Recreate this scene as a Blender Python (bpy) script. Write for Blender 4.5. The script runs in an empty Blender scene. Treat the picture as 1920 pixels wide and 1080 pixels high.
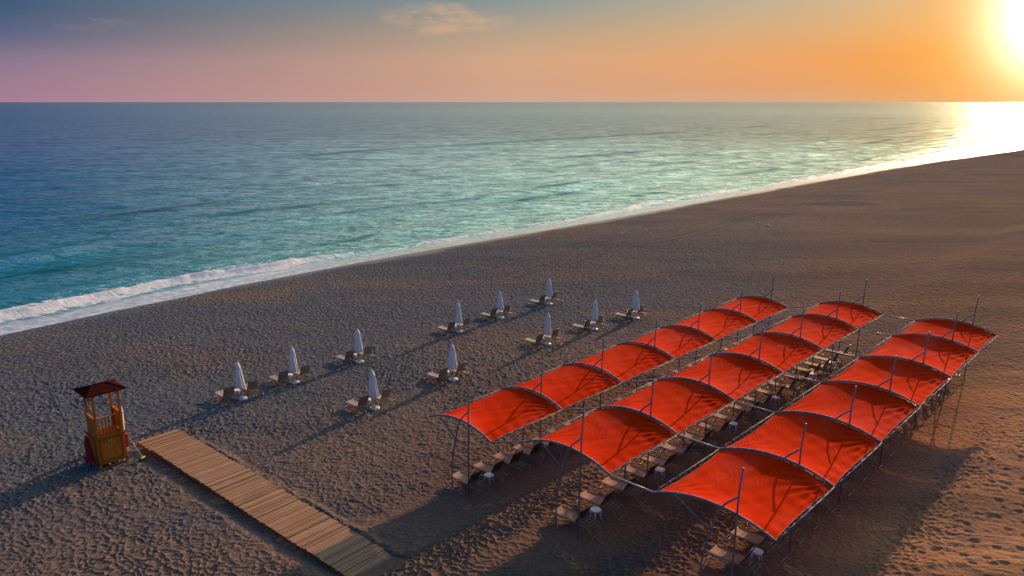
import bpy, math, random
import numpy as np
from mathutils import Vector, Matrix
R = math.radians
random.seed(7)
scene = bpy.context.scene
C = scene.collection

# ------------------------------------------------------------------ camera
H = 16.5
PITCH = math.atan(349 / 1425)
cam_d = bpy.data.cameras.new('camera')
cam = bpy.data.objects.new('camera', cam_d)
C.objects.link(cam)
cam_d.sensor_width = 36
cam_d.lens = 36 * 1425 / 1920
cam_d.clip_start = 0.5
cam_d.clip_end = 80000
cam.location = (0, 0, H)
cam.rotation_euler = (R(90) - PITCH, 0, 0)
scene.camera = cam

# ------------------------------------------------------------------ sky, sun, exposure
SUN_AZ, SUN_EL = R(33.6), R(17.5)          # azimuth clockwise from +Y
GLOW_AZ, GLOW_EL = R(35.2), R(5.4)         # the veiled bright disc low over the sea
scene.view_settings.view_transform = 'Standard'
scene.view_settings.look = 'None'
scene.view_settings.exposure = 0.0
scene.view_settings.gamma = 1
scene.view_settings.use_curve_mapping = False

def lin(c):
    return tuple(((v / 255) / 12.92 if v / 255 <= 0.04045 else ((v / 255 + 0.055) / 1.055) ** 2.4) for v in c) + (1,)

class NT:
    def __init__(s, tree):
        s.t = tree; s.t.nodes.clear()
    def n(s, typ, **kw):
        nd = s.t.nodes.new(typ)
        for k, v in kw.items():
            if k.startswith('_'):
                nd.inputs[k[1:].replace('_', ' ')].default_value = v
            else:
                setattr(nd, k, v)
        return nd
    def l(s, a, b): s.t.links.new(a, b)
    def val(s, sock, v):
        if hasattr(v, 'is_output') or isinstance(v, bpy.types.NodeSocket): s.l(v, sock)
        else: sock.default_value = v
    def m(s, op, a, b=0.0, c=None, clamp=False):
        nd = s.t.nodes.new('ShaderNodeMath'); nd.operation = op; nd.use_clamp = clamp
        s.val(nd.inputs[0], a); s.val(nd.inputs[1], b)
        if c is not None: s.val(nd.inputs[2], c)
        return nd.outputs[0]
    def mapr(s, v, a, b, c=0.0, d=1.0, smooth=False):
        nd = s.t.nodes.new('ShaderNodeMapRange')
        if smooth: nd.interpolation_type = 'SMOOTHSTEP'
        s.val(nd.inputs[0], v)
        for i, x in enumerate((a, b, c, d)): s.val(nd.inputs[i + 1], x)
        return nd.outputs[0]
    def mix(s, f, a, b, mode='MIX'):
        nd = s.t.nodes.new('ShaderNodeMix'); nd.data_type = 'RGBA'; nd.blend_type = mode
        s.val(nd.inputs[0], f); s.val(nd.inputs[6], a); s.val(nd.inputs[7], b)
        return nd.outputs[2]
    def dot(s, v, vec):
        nd = s.t.nodes.new('ShaderNodeVectorMath'); nd.operation = 'DOT_PRODUCT'
        s.l(v, nd.inputs[0]); nd.inputs[1].default_value = vec
        return nd.outputs['Value']
    def ramp(s, f, pts, interp='EASE'):
        nd = s.t.nodes.new('ShaderNodeValToRGB'); cr = nd.color_ramp; cr.interpolation = interp
        while len(cr.elements) < len(pts): cr.elements.new(0.5)
        for e, (p, col) in zip(cr.elements, pts): e.position = p; e.color = col
        s.l(f, nd.inputs[0]); return nd.outputs[0]
    def noise(s, vec, scale, detail=3, rough=0.5, dist=0.0, out=0):
        nd = s.t.nodes.new('ShaderNodeTexNoise')
        if vec is not None: s.l(vec, nd.inputs['Vector'])
        nd.inputs['Scale'].default_value = scale; nd.inputs['Detail'].default_value = detail
        nd.inputs['Roughness'].default_value = rough; nd.inputs['Distortion'].default_value = dist
        return nd.outputs[out]
    def mapping(s, vec, scale=(1, 1, 1), rot=0.0, loc=(0, 0, 0)):
        nd = s.t.nodes.new('ShaderNodeMapping'); s.l(vec, nd.inputs['Vector'])
        nd.inputs['Scale'].default_value = scale; nd.inputs['Rotation'].default_value = (0, 0, rot)
        nd.inputs['Location'].default_value = loc
        return nd.outputs[0]

world = bpy.data.worlds.new('World'); scene.world = world; world.use_nodes = True
w = NT(world.node_tree)
tc = w.n('ShaderNodeTexCoord'); dirv = tc.outputs['Generated']
sep = w.n('ShaderNodeSeparateXYZ'); w.l(dirv, sep.inputs[0])
el = w.m('DIVIDE', w.m('ARCSINE', sep.outputs[2]), math.pi / 2)           # 0..1 = 0..90 deg
elr = w.m('POWER', w.m('MAXIMUM', el, 0.0), 0.5)                            # sqrt: more room near horizon
def E_(d): return math.sqrt(d / 90.0)
hx, hy = math.sin(GLOW_AZ), math.cos(GLOW_AZ)
hlen = w.m('SQRT', w.m('ADD', w.m('MULTIPLY', sep.outputs[0], sep.outputs[0]), w.m('MULTIPLY', sep.outputs[1], sep.outputs[1])))
caz = w.m('DIVIDE', w.dot(dirv, (hx, hy, 0)), w.m('MAXIMUM', hlen, 1e-4))
daz = w.m('MULTIPLY', w.m('ARCCOSINE', w.m('MINIMUM', caz, 0.99999)), 180 / math.pi)   # degrees from glow azimuth
left = [(0, (168, 128, 145)), (1.2, (158, 124, 144)), (2.6, (138, 118, 142)), (4, (92, 100, 132)), (5.6, (62, 88, 120)), (12, (24, 96, 156)), (26, (20, 98, 168)), (50, (60, 104, 150)), (90, (70, 104, 145))]
cent = [(0, (204, 168, 148)), (1.2, (210, 162, 134)), (3, (210, 166, 132)), (4.6, (188, 162, 134)), (7, (136, 150, 148)), (12, (168, 198, 184)), (26, (150, 192, 190)), (50, (96, 138, 160)), (90, (72, 106, 145))]
righ = [(0, (212, 170, 134)), (1.2, (230, 158, 98)), (3, (240, 160, 86)), (5, (224, 176, 122)), (7, (205, 184, 148)), (12, (226, 222, 180)), (26, (206, 214, 186)), (50, (120, 156, 160)), (90, (74, 108, 145))]
mk = lambda L: w.ramp(elr, [(E_(d), lin(c)) for d, c in L], 'LINEAR')
cl, cc, cr = mk(left), mk(cent), mk(righ)
col = w.mix(w.mapr(daz, 10, 35, smooth=False), cr, cc)
col = w.mix(w.mapr(daz, 35, 68, smooth=False), col, cl)
dark = w.mix(w.mapr(daz, 80, 170, smooth=True), (1, 1, 1, 1), (1.25, 1.15, 1.12, 1))  # brightens the unseen sky away from the glow, as added fill
col = w.mix(1.0, col, dark, 'MULTIPLY')
# wispy peach cloud patches
def patch(az, el_, wa, we, amt, colr):
    global col
    v = Vector((math.sin(R(az)) * math.cos(R(el_)), math.cos(R(az)) * math.cos(R(el_)), math.sin(R(el_))))
    tx = Vector((math.cos(R(az)), -math.sin(R(az)), 0)); tz = v.cross(tx) * -1
    if tz.z < 0: tz = -tz
    front = w.mapr(w.dot(dirv, tuple(v)), 0.8, 0.9)
    nz = w.noise(w.mapping(dirv, (14, 14, 60)), 1.0, 5, 0.6)
    nz2 = w.noise(w.mapping(dirv, (30, 30, 110)), 1.0, 3, 0.6)
    a = w.m('DIVIDE', w.m('ADD', w.dot(dirv, tuple(tx)), w.m('MULTIPLY', w.m('SUBTRACT', nz, 0.5), 0.10)), math.radians(wa))
    b = w.m('DIVIDE', w.m('ADD', w.m('SUBTRACT', w.dot(dirv, tuple(tz)), 0.0), w.m('MULTIPLY', w.m('SUBTRACT', nz, 0.5), 0.035)), math.radians(we))
    rr = w.m('ADD', w.m('MULTIPLY', a, a), w.m('MULTIPLY', b, b))
    k = w.m('MULTIPLY', w.mapr(rr, 1.2, 0.0, smooth=True), front)
    k = w.m('MULTIPLY', k, w.mapr(nz2, 0.3, 0.65))
    col = w.mix(w.m('MULTIPLY', k, amt), col, colr)
patch(-5.0, 5.7, 5.2, 1.1, 0.6, lin((222, 176, 138)))
patch(-10.5, 6.85, 1.6, 0.14, 0.6, lin((190, 170, 150)))
patch(-34.2, 6.5, 1.1, 0.28, 0.9, lin((196, 130, 128)))
patch(-27.5, 4.8, 2.2, 0.15, 0.35, lin((150, 130, 150)))
# glow of the low sun behind the haze
gv = (math.sin(GLOW_AZ) * math.cos(GLOW_EL), math.cos(GLOW_AZ) * math.cos(GLOW_EL), math.sin(GLOW_EL))
ang = w.m('MULTIPLY', w.m('ARCCOSINE', w.m('MINIMUM', w.dot(dirv, gv), 0.999999)), 180 / math.pi)
def gauss(wd): 
    q = w.m('DIVIDE', ang, wd); return w.m('EXPONENT', w.m('MULTIPLY', w.m('MULTIPLY', q, q), -1.0))
def addc(base, f, c):
    sc_ = w.n('ShaderNodeVectorMath', operation='SCALE'); sc_.inputs[0].default_value = c; w.l(f, sc_.inputs['Scale'])
    ad = w.n('ShaderNodeVectorMath', operation='ADD'); w.l(base, ad.inputs[0]); w.l(sc_.outputs[0], ad.inputs[1]); return ad.outputs[0]
col = w.mix(w.m('MULTIPLY', gauss(9.0), 0.8), col, (1.0, 0.38, 0.04, 1))
col = addc(col, gauss(5.4), (0.4, 0.34, 0.04))
col = addc(col, gauss(3.3), (3.4, 3.0, 2.6))
# extra bright band added to the unseen sky, to lighten the sea's reflection
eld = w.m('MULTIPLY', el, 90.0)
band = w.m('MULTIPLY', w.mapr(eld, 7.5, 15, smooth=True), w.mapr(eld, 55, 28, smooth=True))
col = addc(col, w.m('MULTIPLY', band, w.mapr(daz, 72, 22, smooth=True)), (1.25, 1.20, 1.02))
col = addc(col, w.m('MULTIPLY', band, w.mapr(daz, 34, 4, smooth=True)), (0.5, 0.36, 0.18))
sky = w.n('ShaderNodeTexSky', sky_type='NISHITA', sun_disc=False, sun_elevation=SUN_EL, sun_rotation=SUN_AZ)
skm = w.n('ShaderNodeVectorMath', operation='SCALE'); w.l(sky.outputs[0], skm.inputs[0]); skm.inputs['Scale'].default_value = 0.001
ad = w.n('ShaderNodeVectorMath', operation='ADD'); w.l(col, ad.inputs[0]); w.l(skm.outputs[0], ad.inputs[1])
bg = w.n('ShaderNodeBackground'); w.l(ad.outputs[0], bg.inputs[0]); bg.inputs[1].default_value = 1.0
wo = w.n('ShaderNodeOutputWorld'); w.l(bg.outputs[0], wo.inputs[0])

sl = bpy.data.lights.new('sun', 'SUN'); sun = bpy.data.objects.new('sun', sl); C.objects.link(sun)
sl.energy = 5.0; sl.angle = R(0.6); sl.color = (1.0, 0.60, 0.34)
sv = Vector((math.sin(SUN_AZ) * math.cos(SUN_EL), math.cos(SUN_AZ) * math.cos(SUN_EL), math.sin(SUN_EL)))
sun.rotation_euler = sv.to_track_quat('Z', 'Y').to_euler()
sun.location = (60, 90, 60)

# ------------------------------------------------------------------ site frame: s runs along the canopy rows, c across them (inland +)
A = R(43.25)
DS = np.array([math.sin(A), math.cos(A)]); DC = np.array([math.cos(A), -math.sin(A)])
ROT = -A
def P(s, c, z=0.0):
    return Vector((DS[0] * s + DC[0] * c, DS[1] * s + DC[1] * c, z))
SEA = -1.5
shs = np.array([-30000, -200, 0, 14, 22, 33, 48, 66, 87, 106, 133, 170, 222, 263, 311, 360, 600, 30000.])
shc = np.array([-67, -67, -68, -69.3, -70.3, -71.4, -71.9, -71.7, -71.0, -70.8, -71.0, -70.8, -70.0, -68.0, -64.2, -61.2, -57, -57.])
def shore(s): 
    s = np.asarray(s, float)
    return np.interp(s, shs, shc) + 0.35 * np.sin(s / 7.3) + 0.25 * np.sin(s / 2.9 + 1) + 0.12 * np.sin(s / 1.3)
def sstep(x, a, b):
    t = np.clip((x - a) / (b - a), 0, 1); return t * t * (3 - 2 * t)
def ground_z(s, c):
    s = np.asarray(s, float); c = np.asarray(c, float)
    D = c - np.interp(s, shs, shc)
    z = np.interp(D, [-60, -10, 0, 3, 7, 14, 30, 48], [-6, -2.6, -1.5, -1.25, -1.0, -0.9, -0.83, -0.76])
    z = z + 0.76 * sstep(c, -22.6, -18.7) * (D > 30)
    return z
def gz(s, c): return float(ground_z(s, c))

# ------------------------------------------------------------------ numpy noise
def h2(i, j, k=0):
    n = (i.astype(np.int64) * 374761393 + j.astype(np.int64) * 668265263 + k * 974634777) & 0xffffffff
    n = ((n ^ (n >> 13)) * 1274126177) & 0xffffffff
    n = ((n ^ (n >> 16)) * 2246822519) & 0xffffffff
    return ((n ^ (n >> 15)) & 0xffffff) / float(0xffffff)
def vnoise(x, y, k=0):
    i = np.floor(x); j = np.floor(y); fx = x - i; fy = y - j
    fx = fx * fx * (3 - 2 * fx); fy = fy * fy * (3 - 2 * fy)
    a = h2(i, j, k); b = h2(i + 1, j, k); c = h2(i, j + 1, k); d = h2(i + 1, j + 1, k)
    return (a * (1 - fx) + b * fx) * (1 - fy) + (c * (1 - fx) + d * fx) * fy
def fbm(x, y, o=4, k=0):
    r = 0; a = 0.5
    for q in range(o):
        r = r + a * vnoise(x * 2 ** q + 17 * q, y * 2 ** q + 31 * q, k + q); a *= 0.5
    return r
def worley(x, y, k=0):
    i = np.floor(x); j = np.floor(y); f1 = np.full(x.shape, 9.0)
    for di in (-1, 0, 1):
        for dj in (-1, 0, 1):
            px = i + di + h2(i + di, j + dj, k); py = j + dj + h2(i + di, j + dj, k + 7)
            f1 = np.minimum(f1, (px - x) ** 2 + (py - y) ** 2)
    return np.sqrt(f1)

def worley2(x, y, k=0):
    i = np.floor(x); j = np.floor(y); f1 = np.full(x.shape, 9.0); f2 = f1.copy()
    for di in (-1, 0, 1):
        for dj in (-1, 0, 1):
            px = i + di + h2(i + di, j + dj, k); py = j + dj + h2(i + di, j + dj, k + 7)
            d = np.sqrt((px - x) ** 2 + (py - y) ** 2)
            f2 = np.minimum(f2, np.maximum(f1, d)); f1 = np.minimum(f1, d)
    return f1, f2

# ------------------------------------------------------------------ object helpers
def tag(o, label=None, cat=None, group=None, kind=None):
    if label: o['label'] = label
    if cat: o['category'] = cat
    if group: o['group'] = group
    if kind: o['kind'] = kind
    return o
def thing(name, loc, rz, label, cat, group=None):
    o = bpy.data.objects.new(name, None); C.objects.link(o)
    o.empty_display_size = 0.2
    o.location = loc; o.rotation_euler = (0, 0, rz)
    return tag(o, label, cat, group)

class MB:
    def __init__(s): s.v = []; s.f = []; s.sm = []
    def add(s, vs, fs, smooth=False):
        b = len(s.v); s.v += [tuple(v) for v in vs]
        s.f += [tuple(i + b for i in f) for f in fs]; s.sm += [smooth] * len(fs)
        return s
    def box(s, cx, cy, cz, lx, ly, lz, rot=None):
        vs = [Vector((x * lx / 2, y * ly / 2, z * lz / 2)) for x in (-1, 1) for y in (-1, 1) for z in (-1, 1)]
        if rot is not None: vs = [rot @ v for v in vs]
        vs = [v + Vector((cx, cy, cz)) for v in vs]
        return s.add(vs, [(0, 1, 3, 2), (4, 6, 7, 5), (0, 4, 5, 1), (2, 3, 7, 6), (0, 2, 6, 4), (1, 5, 7, 3)])
    def hexa(s, bot, top):
        """bot, top: 4 points each, same winding"""
        vs = list(bot) + list(top)
        return s.add(vs, [(3, 2, 1, 0), (4, 5, 6, 7), (0, 1, 5, 4), (1, 2, 6, 5), (2, 3, 7, 6), (3, 0, 4, 7)])
    def tube(s, pts, r, n=8, closed=False, caps=True):
        pts = [Vector(p) for p in pts]; m = len(pts)
        rs = r if isinstance(r, (list, tuple)) else [r] * m
        up = Vector((0, 0, 1)); rings = []; prev = None
        for i, p in enumerate(pts):
            if closed: t = pts[(i + 1) % m] - pts[i - 1]
            else: t = pts[min(i + 1, m - 1)] - pts[max(i - 1, 0)]
            t.normalize()
            if prev is None:
                a = t.cross(up)
                if a.length < 1e-3: a = t.cross(Vector((0, 1, 0)))
            else: a = prev - t * prev.dot(t)
            a.normalize(); b = t.cross(a); prev = a
            rings.append([p + (a * math.cos(2 * math.pi * k / n) + b * math.sin(2 * math.pi * k / n)) * rs[i] for k in range(n)])
        vs = [v for rg in rings for v in rg]; fs = []
        for i in range(m if closed else m - 1):
            j = (i + 1) % m
            for k in range(n):
                fs.append((i * n + k, i * n + (k + 1) % n, j * n + (k + 1) % n, j * n + k))
        s.add(vs, fs, True)
        if caps and not closed:
            b0 = len(s.v) - len(vs)
            s.f.append(tuple(b0 + k for k in range(n))[::-1]); s.sm.append(False)
            s.f.append(tuple(b0 + (m - 1) * n + k for k in range(n))); s.sm.append(False)
        return s
    def lathe(s, prof, n=20, cx=0, cy=0, mod=None, capb=True, capt=True):
        vs = []
        for (r, z) in prof:
            for k in range(n):
                th = 2 * math.pi * k / n; rr = r * (mod(th, z) if mod else 1)
                vs.append((cx + rr * math.cos(th), cy + rr * math.sin(th), z))
        fs = []
        for i in range(len(prof) - 1):
            for k in range(n):
                fs.append((i * n + k, i * n + (k + 1) % n, (i + 1) * n + (k + 1) % n, (i + 1) * n + k))
        s.add(vs, fs, True); b0 = len(s.v) - len(vs)
        if capb: s.f.append(tuple(b0 + k for k in range(n))[::-1]); s.sm.append(False)
        if capt: s.f.append(tuple(b0 + (len(prof) - 1) * n + k for k in range(n))); s.sm.append(False)
        return s
    def mesh(s, name, mat, bevel=None):
        me = bpy.data.meshes.new(name); me.from_pydata(s.v, [], s.f)
        me.polygons.foreach_set('use_smooth', s.sm); me.materials.append(mat); me.update()
        return me
    def build(s, name, mat, parent=None, bevel=0.0):
        o = bpy.data.objects.new(name, s.mesh(name, mat)); C.objects.link(o)
        if parent is not None: o.parent = parent
        if bevel:
            b = o.modifiers.new('bevel', 'BEVEL'); b.width = bevel; b.segments = 2; b.limit_method = 'ANGLE'
        return o
def copy_tree(o, loc, rz=None, label=None, group=None):
    c = o.copy(); C.objects.link(c); c.location = loc
    if rz is not None: c.rotation_euler = (0, 0, rz)
    if label: c['label'] = label
    if group: c['group'] = group
    for ch in o.children:
        k = ch.copy(); C.objects.link(k); k.parent = c
        for g in ch.children:
            q = g.copy(); C.objects.link(q); q.parent = k
    return c

# ------------------------------------------------------------------ materials
def material(name):
    m = bpy.data.materials.new(name); m.use_nodes = True
    return m, NT(m.node_tree)
def finish(t, shader):
    o = t.n('ShaderNodeOutputMaterial'); t.l(shader, o.inputs[0])
def pbsdf(t, col, rough=0.6, metal=0.0, normal=None, spec=0.5):
    b = t.n('ShaderNodeBsdfPrincipled'); t.val(b.inputs['Base Color'], col); t.val(b.inputs['Roughness'], rough)
    b.inputs['Metallic'].default_value = metal; b.inputs['Specular IOR Level'].default_value = spec
    if normal is not None: t.l(normal, b.inputs['Normal'])
    return b
def bump(t, h, strength=0.5, dist=0.02, nrm=None):
    b = t.n('ShaderNodeBump'); t.val(b.inputs['Height'], h); b.inputs['Strength'].default_value = strength
    b.inputs['Distance'].default_value = dist
    if nrm is not None: t.l(nrm, b.inputs['Normal'])
    return b.outputs[0]
def simple(name, c1, c2, scale=8, rough=0.6, metal=0.0, bstr=0.2, bdist=0.004, vscale=(1, 1, 1), spec=0.4, rot=0.0, coord='Object'):
    m, t = material(name); co = t.n('ShaderNodeTexCoord').outputs[coord]
    mp = t.mapping(co, vscale, rot)
    n1 = t.noise(mp, scale, 4, 0.6); n2 = t.noise(mp, scale * 6, 3, 0.6)
    f = t.mapr(t.m('ADD', t.m('MULTIPLY', n1, 0.7), t.m('MULTIPLY', n2, 0.3)), 0.35, 0.65)
    colr = t.mix(f, c1 + (1,), c2 + (1,))
    b = pbsdf(t, colr, rough, metal, bump(t, n2, bstr, bdist), spec); finish(t, b.outputs[0]); return m

M = {}
M['steel'] = simple('galvanised_steel', (0.15, 0.15, 0.165), (0.26, 0.26, 0.28), 5, 0.65, 0.1, 0.15, 0.002)
M['steel_light'] = simple('rail_steel', (0.30, 0.29, 0.28), (0.46, 0.44, 0.42), 5, 0.4, 0.45, 0.15, 0.002)
M['lace'] = simple('lacing_cord', (0.55, 0.5, 0.45), (0.7, 0.65, 0.6), 20, 0.8)
M['hem'] = simple('cloth_hem', (0.42, 0.10, 0.07), (0.55, 0.2, 0.15), 20, 0.8)
M['frame'] = simple('lounger_frame_paint', (0.20, 0.16, 0.115), (0.30, 0.24, 0.175), 7, 0.45, 0.2, 0.1, 0.001)
M['white_plastic'] = simple('white_plastic', (0.62, 0.63, 0.66), (0.76, 0.76, 0.78), 6, 0.4, 0, 0.1, 0.001)
M['white_metal'] = simple('white_pole_paint', (0.6, 0.6, 0.6), (0.72, 0.71, 0.7), 9, 0.4, 0, 0.1, 0.001)
M['red_fabric'] = simple('red_fabric', (0.30, 0.008, 0.010), (0.42, 0.015, 0.015), 8, 0.7, 0, 0.3, 0.01)
M['lettering'] = simple('white_lettering', (0.5, 0.48, 0.48), (0.7, 0.68, 0.68), 30, 0.8)
M['black'] = simple('black_rubber', (0.012, 0.012, 0.013), (0.02, 0.02, 0.02), 10, 0.6)
M['yellow'] = simple('yellow_plastic', (0.65, 0.62, 0.02), (0.75, 0.7, 0.05), 10, 0.5)
M['rope'] = simple('dark_rope', (0.05, 0.045, 0.04), (0.09, 0.08, 0.07), 30, 0.9)
M['stone'] = simple('pale_stone', (0.5, 0.5, 0.48), (0.75, 0.74, 0.7), 12, 0.7)

def sling(name, c1, c2):
    m, t = material(name); co = t.n('ShaderNodeTexCoord').outputs['Object']
    n1 = t.noise(co, 3, 4, 0.6)
    wv = t.n('ShaderNodeTexWave', wave_type='BANDS', bands_direction='Y'); t.l(co, wv.inputs[0]); wv.inputs['Scale'].default_value = 22; wv.inputs['Distortion'].default_value = 0.4
    f = t.m('ADD', t.m('MULTIPLY', t.mapr(n1, 0.3, 0.7), 0.7), t.m('MULTIPLY', wv.outputs[1], 0.3))
    colr = t.mix(f, c1 + (1,), c2 + (1,))
    rnd = t.n('ShaderNodeObjectInfo').outputs['Random']
    hs = t.n('ShaderNodeHueSaturation'); t.l(colr, hs.inputs['Color']); t.l(t.mapr(rnd, 0, 1, 0.82, 1.15), hs.inputs['Value'])
    b = pbsdf(t, hs.outputs[0], 0.75, 0, bump(t, wv.outputs[1], 0.15, 0.003), 0.25)
    tr = t.n('ShaderNodeBsdfTranslucent'); t.l(hs.outputs[0], tr.inputs[0])
    mx = t.n('ShaderNodeMixShader'); mx.inputs[0].default_value = 0.15; t.l(b.outputs[0], mx.inputs[1]); t.l(tr.outputs[0], mx.inputs[2])
    finish(t, mx.outputs[0]); return m
M['sling'] = sling('sling_fabric', (0.44, 0.34, 0.27), (0.58, 0.46, 0.37))
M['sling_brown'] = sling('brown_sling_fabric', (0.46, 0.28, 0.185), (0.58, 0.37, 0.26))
M['sling_shaded'] = sling('shaded_sling_fabric', (0.075, 0.05, 0.036), (0.11, 0.076, 0.055))  # darker backrest copy for under the canopies, shade put into its colour
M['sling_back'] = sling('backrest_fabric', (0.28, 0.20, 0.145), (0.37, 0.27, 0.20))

# weathered white parasol cloth
m, t = material('parasol_cloth'); co = t.n('ShaderNodeTexCoord').outputs['Object']
n1 = t.noise(t.mapping(co, (6, 6, 1.2)), 1.0, 4, 0.6)
colr = t.mix(t.mapr(n1, 0.3, 0.7), (0.76, 0.77, 0.80, 1), (0.90, 0.89, 0.88, 1))
b = pbsdf(t, colr, 0.85, 0, bump(t, t.noise(co, 14, 3), 0.3, 0.01), 0.2)
tr = t.n('ShaderNodeBsdfTranslucent'); t.l(colr, tr.inputs[0])
mx = t.n('ShaderNodeMixShader'); mx.inputs[0].default_value = 0.12; t.l(b.outputs[0], mx.inputs[1]); t.l(tr.outputs[0], mx.inputs[2])
finish(t, mx.outputs[0]); M['parasol'] = m

# red shade cloth: knitted fabric, seams running along the row (object Y)
m, t = material('red_shade_cloth'); co = t.n('ShaderNodeTexCoord').outputs['Object']
big = t.noise(t.mapping(co, (0.9, 0.3, 1)), 1.0, 4, 0.6)
fine = t.noise(t.mapping(co, (9, 9, 9)), 1.0, 5, 0.75)
grain = t.noise(co, 38, 3, 0.8)
colr = t.mix(t.mapr(big, 0.3, 0.7), (0.66, 0.026, 0.010, 1), (0.78, 0.044, 0.015, 1))
colr = t.mix(t.m('MULTIPLY', t.mapr(t.m('ADD', t.m('MULTIPLY', fine, .5), t.m('MULTIPLY', grain, .5)), 0.38, 0.62), 0.5), colr, (0.88, 0.080, 0.026, 1))
sx = t.n('ShaderNodeSeparateXYZ'); t.l(co, sx.inputs[0])
fr = t.m('FRACT', t.m('DIVIDE', t.m('ADD', sx.outputs[0], 50.3), 0.93))
seam = t.mapr(t.m('ABSOLUTE', t.m('SUBTRACT', fr, 0.5)), 0.0, 0.022, 1, 0)
colr = t.mix(t.m('MULTIPLY', seam, 0.35), colr, (0.9, 0.12, 0.06, 1))
oi = t.n('ShaderNodeObjectInfo').outputs['Random']
fade_ = t.noise(t.mapping(co, (0.5, 0.22, 1)), 1.0, 4, 0.65, 0.5)
hs_ = t.n('ShaderNodeHueSaturation'); t.l(colr, hs_.inputs['Color']); t.l(t.m('ADD', t.mapr(oi, 0, 1, 0.84, 1.02), t.mapr(fade_, 0.35, 0.65, -0.05, 0.08)), hs_.inputs['Value']); t.l(t.mapr(fade_, 0.4, 0.7, 1.03, 0.99), hs_.inputs['Saturation']); colr = hs_.outputs[0]
hgt = t.m('ADD', t.m('MULTIPLY', grain, 0.35), t.m('MULTIPLY', seam, 0.6))
wr = t.noise(t.mapping(co, (2.2, 0.5, 1), 0.35), 1.0, 4, 0.6, 0.6)
wk = t.noise(t.mapping(t.mapping(co, (1, 1, 1), R(-28)), (3.4, 0.42, 1)), 1.0, 3, 0.55, 0.35)
wkm = t.mapr(t.noise(co, 0.45, 2), 0.46, 0.62)
wk = t.m('MULTIPLY', t.m('POWER', t.mapr(t.m('ABSOLUTE', t.m('SUBTRACT', wk, 0.5)), 0.0, 0.10, 1, 0), 2.0), wkm)
nb = bump(t, wk, 0.4, 0.035); nb = bump(t, wr, 0.25, 0.05, nb); nb = bump(t, hgt, 0.35, 0.012, nb)
b = pbsdf(t, colr, 1.0, 0, nb, 0.03)
tr = t.n('ShaderNodeBsdfTranslucent'); t.l(colr, tr.inputs[0]); t.l(nb, tr.inputs['Normal'])
mx = t.n('ShaderNodeMixShader'); mx.inputs[0].default_value = 0.16; t.l(b.outputs[0], mx.inputs[1]); t.l(tr.outputs[0], mx.inputs[2])
finish(t, mx.outputs[0]); M['red'] = m

def wood(name, c1, c2, axis_scale, rough=0.6):
    m, t = material(name); co = t.n('ShaderNodeTexCoord').outputs['Object']
    g = t.noise(t.mapping(co, axis_scale), 1.0, 5, 0.65, 0.3)
    g2 = t.noise(co, 2.5, 3, 0.6)
    f = t.mapr(t.m('ADD', t.m('MULTIPLY', g, 0.7), t.m('MULTIPLY', g2, 0.3)), 0.35, 0.65)
    colr = t.mix(f, c1 + (1,), c2 + (1,))
    b = pbsdf(t, colr, rough, 0, bump(t, g, 0.3, 0.006), 0.12); finish(t, b.outputs[0]); return m
M['tower_wood'] = wood('varnished_pine', (0.40, 0.110, 0.008), (0.68, 0.215, 0.020), (22, 22, 2.5))
M['tower_dark'] = wood('varnished_trim', (0.24, 0.065, 0.007), (0.42, 0.130, 0.014), (14, 14, 4))
M['roof'] = simple('brown_roof_felt', (0.040, 0.008, 0.005), (0.065, 0.013, 0.008), 5, 0.95, 0, 0.4, 0.01, spec=0.0)
# boardwalk planks: each plank (0.1 m along object X) gets its own tone
m, t = material('boardwalk_wood'); co = t.n('ShaderNodeTexCoord').outputs['Object']
sx = t.n('ShaderNodeSeparateXYZ'); t.l(co, sx.inputs[0])
cell = t.m('FLOOR', t.m('DIVIDE', sx.outputs[0], 0.125))
wn = t.n('ShaderNodeTexWhiteNoise', noise_dimensions='1D'); t.l(cell, wn.inputs['W'])
g = t.noise(t.mapping(co, (60, 3, 10)), 1.0, 4, 0.7)
g2 = t.noise(co, 0.9, 4, 0.6)
colr = t.mix(t.mapr(g, 0.3, 0.7), (0.36, 0.190, 0.105, 1), (0.60, 0.345, 0.20, 1))
colr = t.mix(t.m('MULTIPLY', t.m('POWER', wn.outputs[0], 1.6), 0.9), colr, (0.24, 0.145, 0.085, 1))
colr = t.mix(t.mapr(g2, 0.5, 0.75, 0, 0.4), colr, (0.55, 0.38, 0.25, 1))
b = pbsdf(t, colr, 0.9, 0, bump(t, g, 0.4, 0.004), 0.04); finish(t, b.outputs[0]); M['deck'] = m

# ---- sand / shingle
m, t = material('sand'); geo = t.n('ShaderNodeNewGeometry'); pos = geo.outputs['Position']
cc_ = t.dot(pos, (DC[0], DC[1], 0)); ss_ = t.dot(pos, (DS[0], DS[1], 0))
at = t.n('ShaderNodeAttribute', attribute_name='shore'); D = at.outputs['Fac']
big = t.noise(t.mapping(pos, (0.035, 0.035, 0)), 1.0, 5, 0.6)
inl = t.mapr(t.m('ADD', cc_, t.m('MULTIPLY', t.m('SUBTRACT', big, 0.5), 46)), -46, -14, smooth=True)
shingle = (0.108, 0.113, 0.126, 1); brown = (0.235, 0.135, 0.083, 1)
colr = t.mix(inl, shingle, brown)
colr = t.mix(t.mapr(cc_, -13, -5, 0, 0.9, smooth=True), colr, (0.52, 0.26, 0.125, 1))
far_in = t.mapr(ss_, 48, 130, 0, 1, smooth=True)
colr = t.mix(t.m('MULTIPLY', far_in, 0.75), colr, (0.280, 0.195, 0.130, 1))
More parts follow.
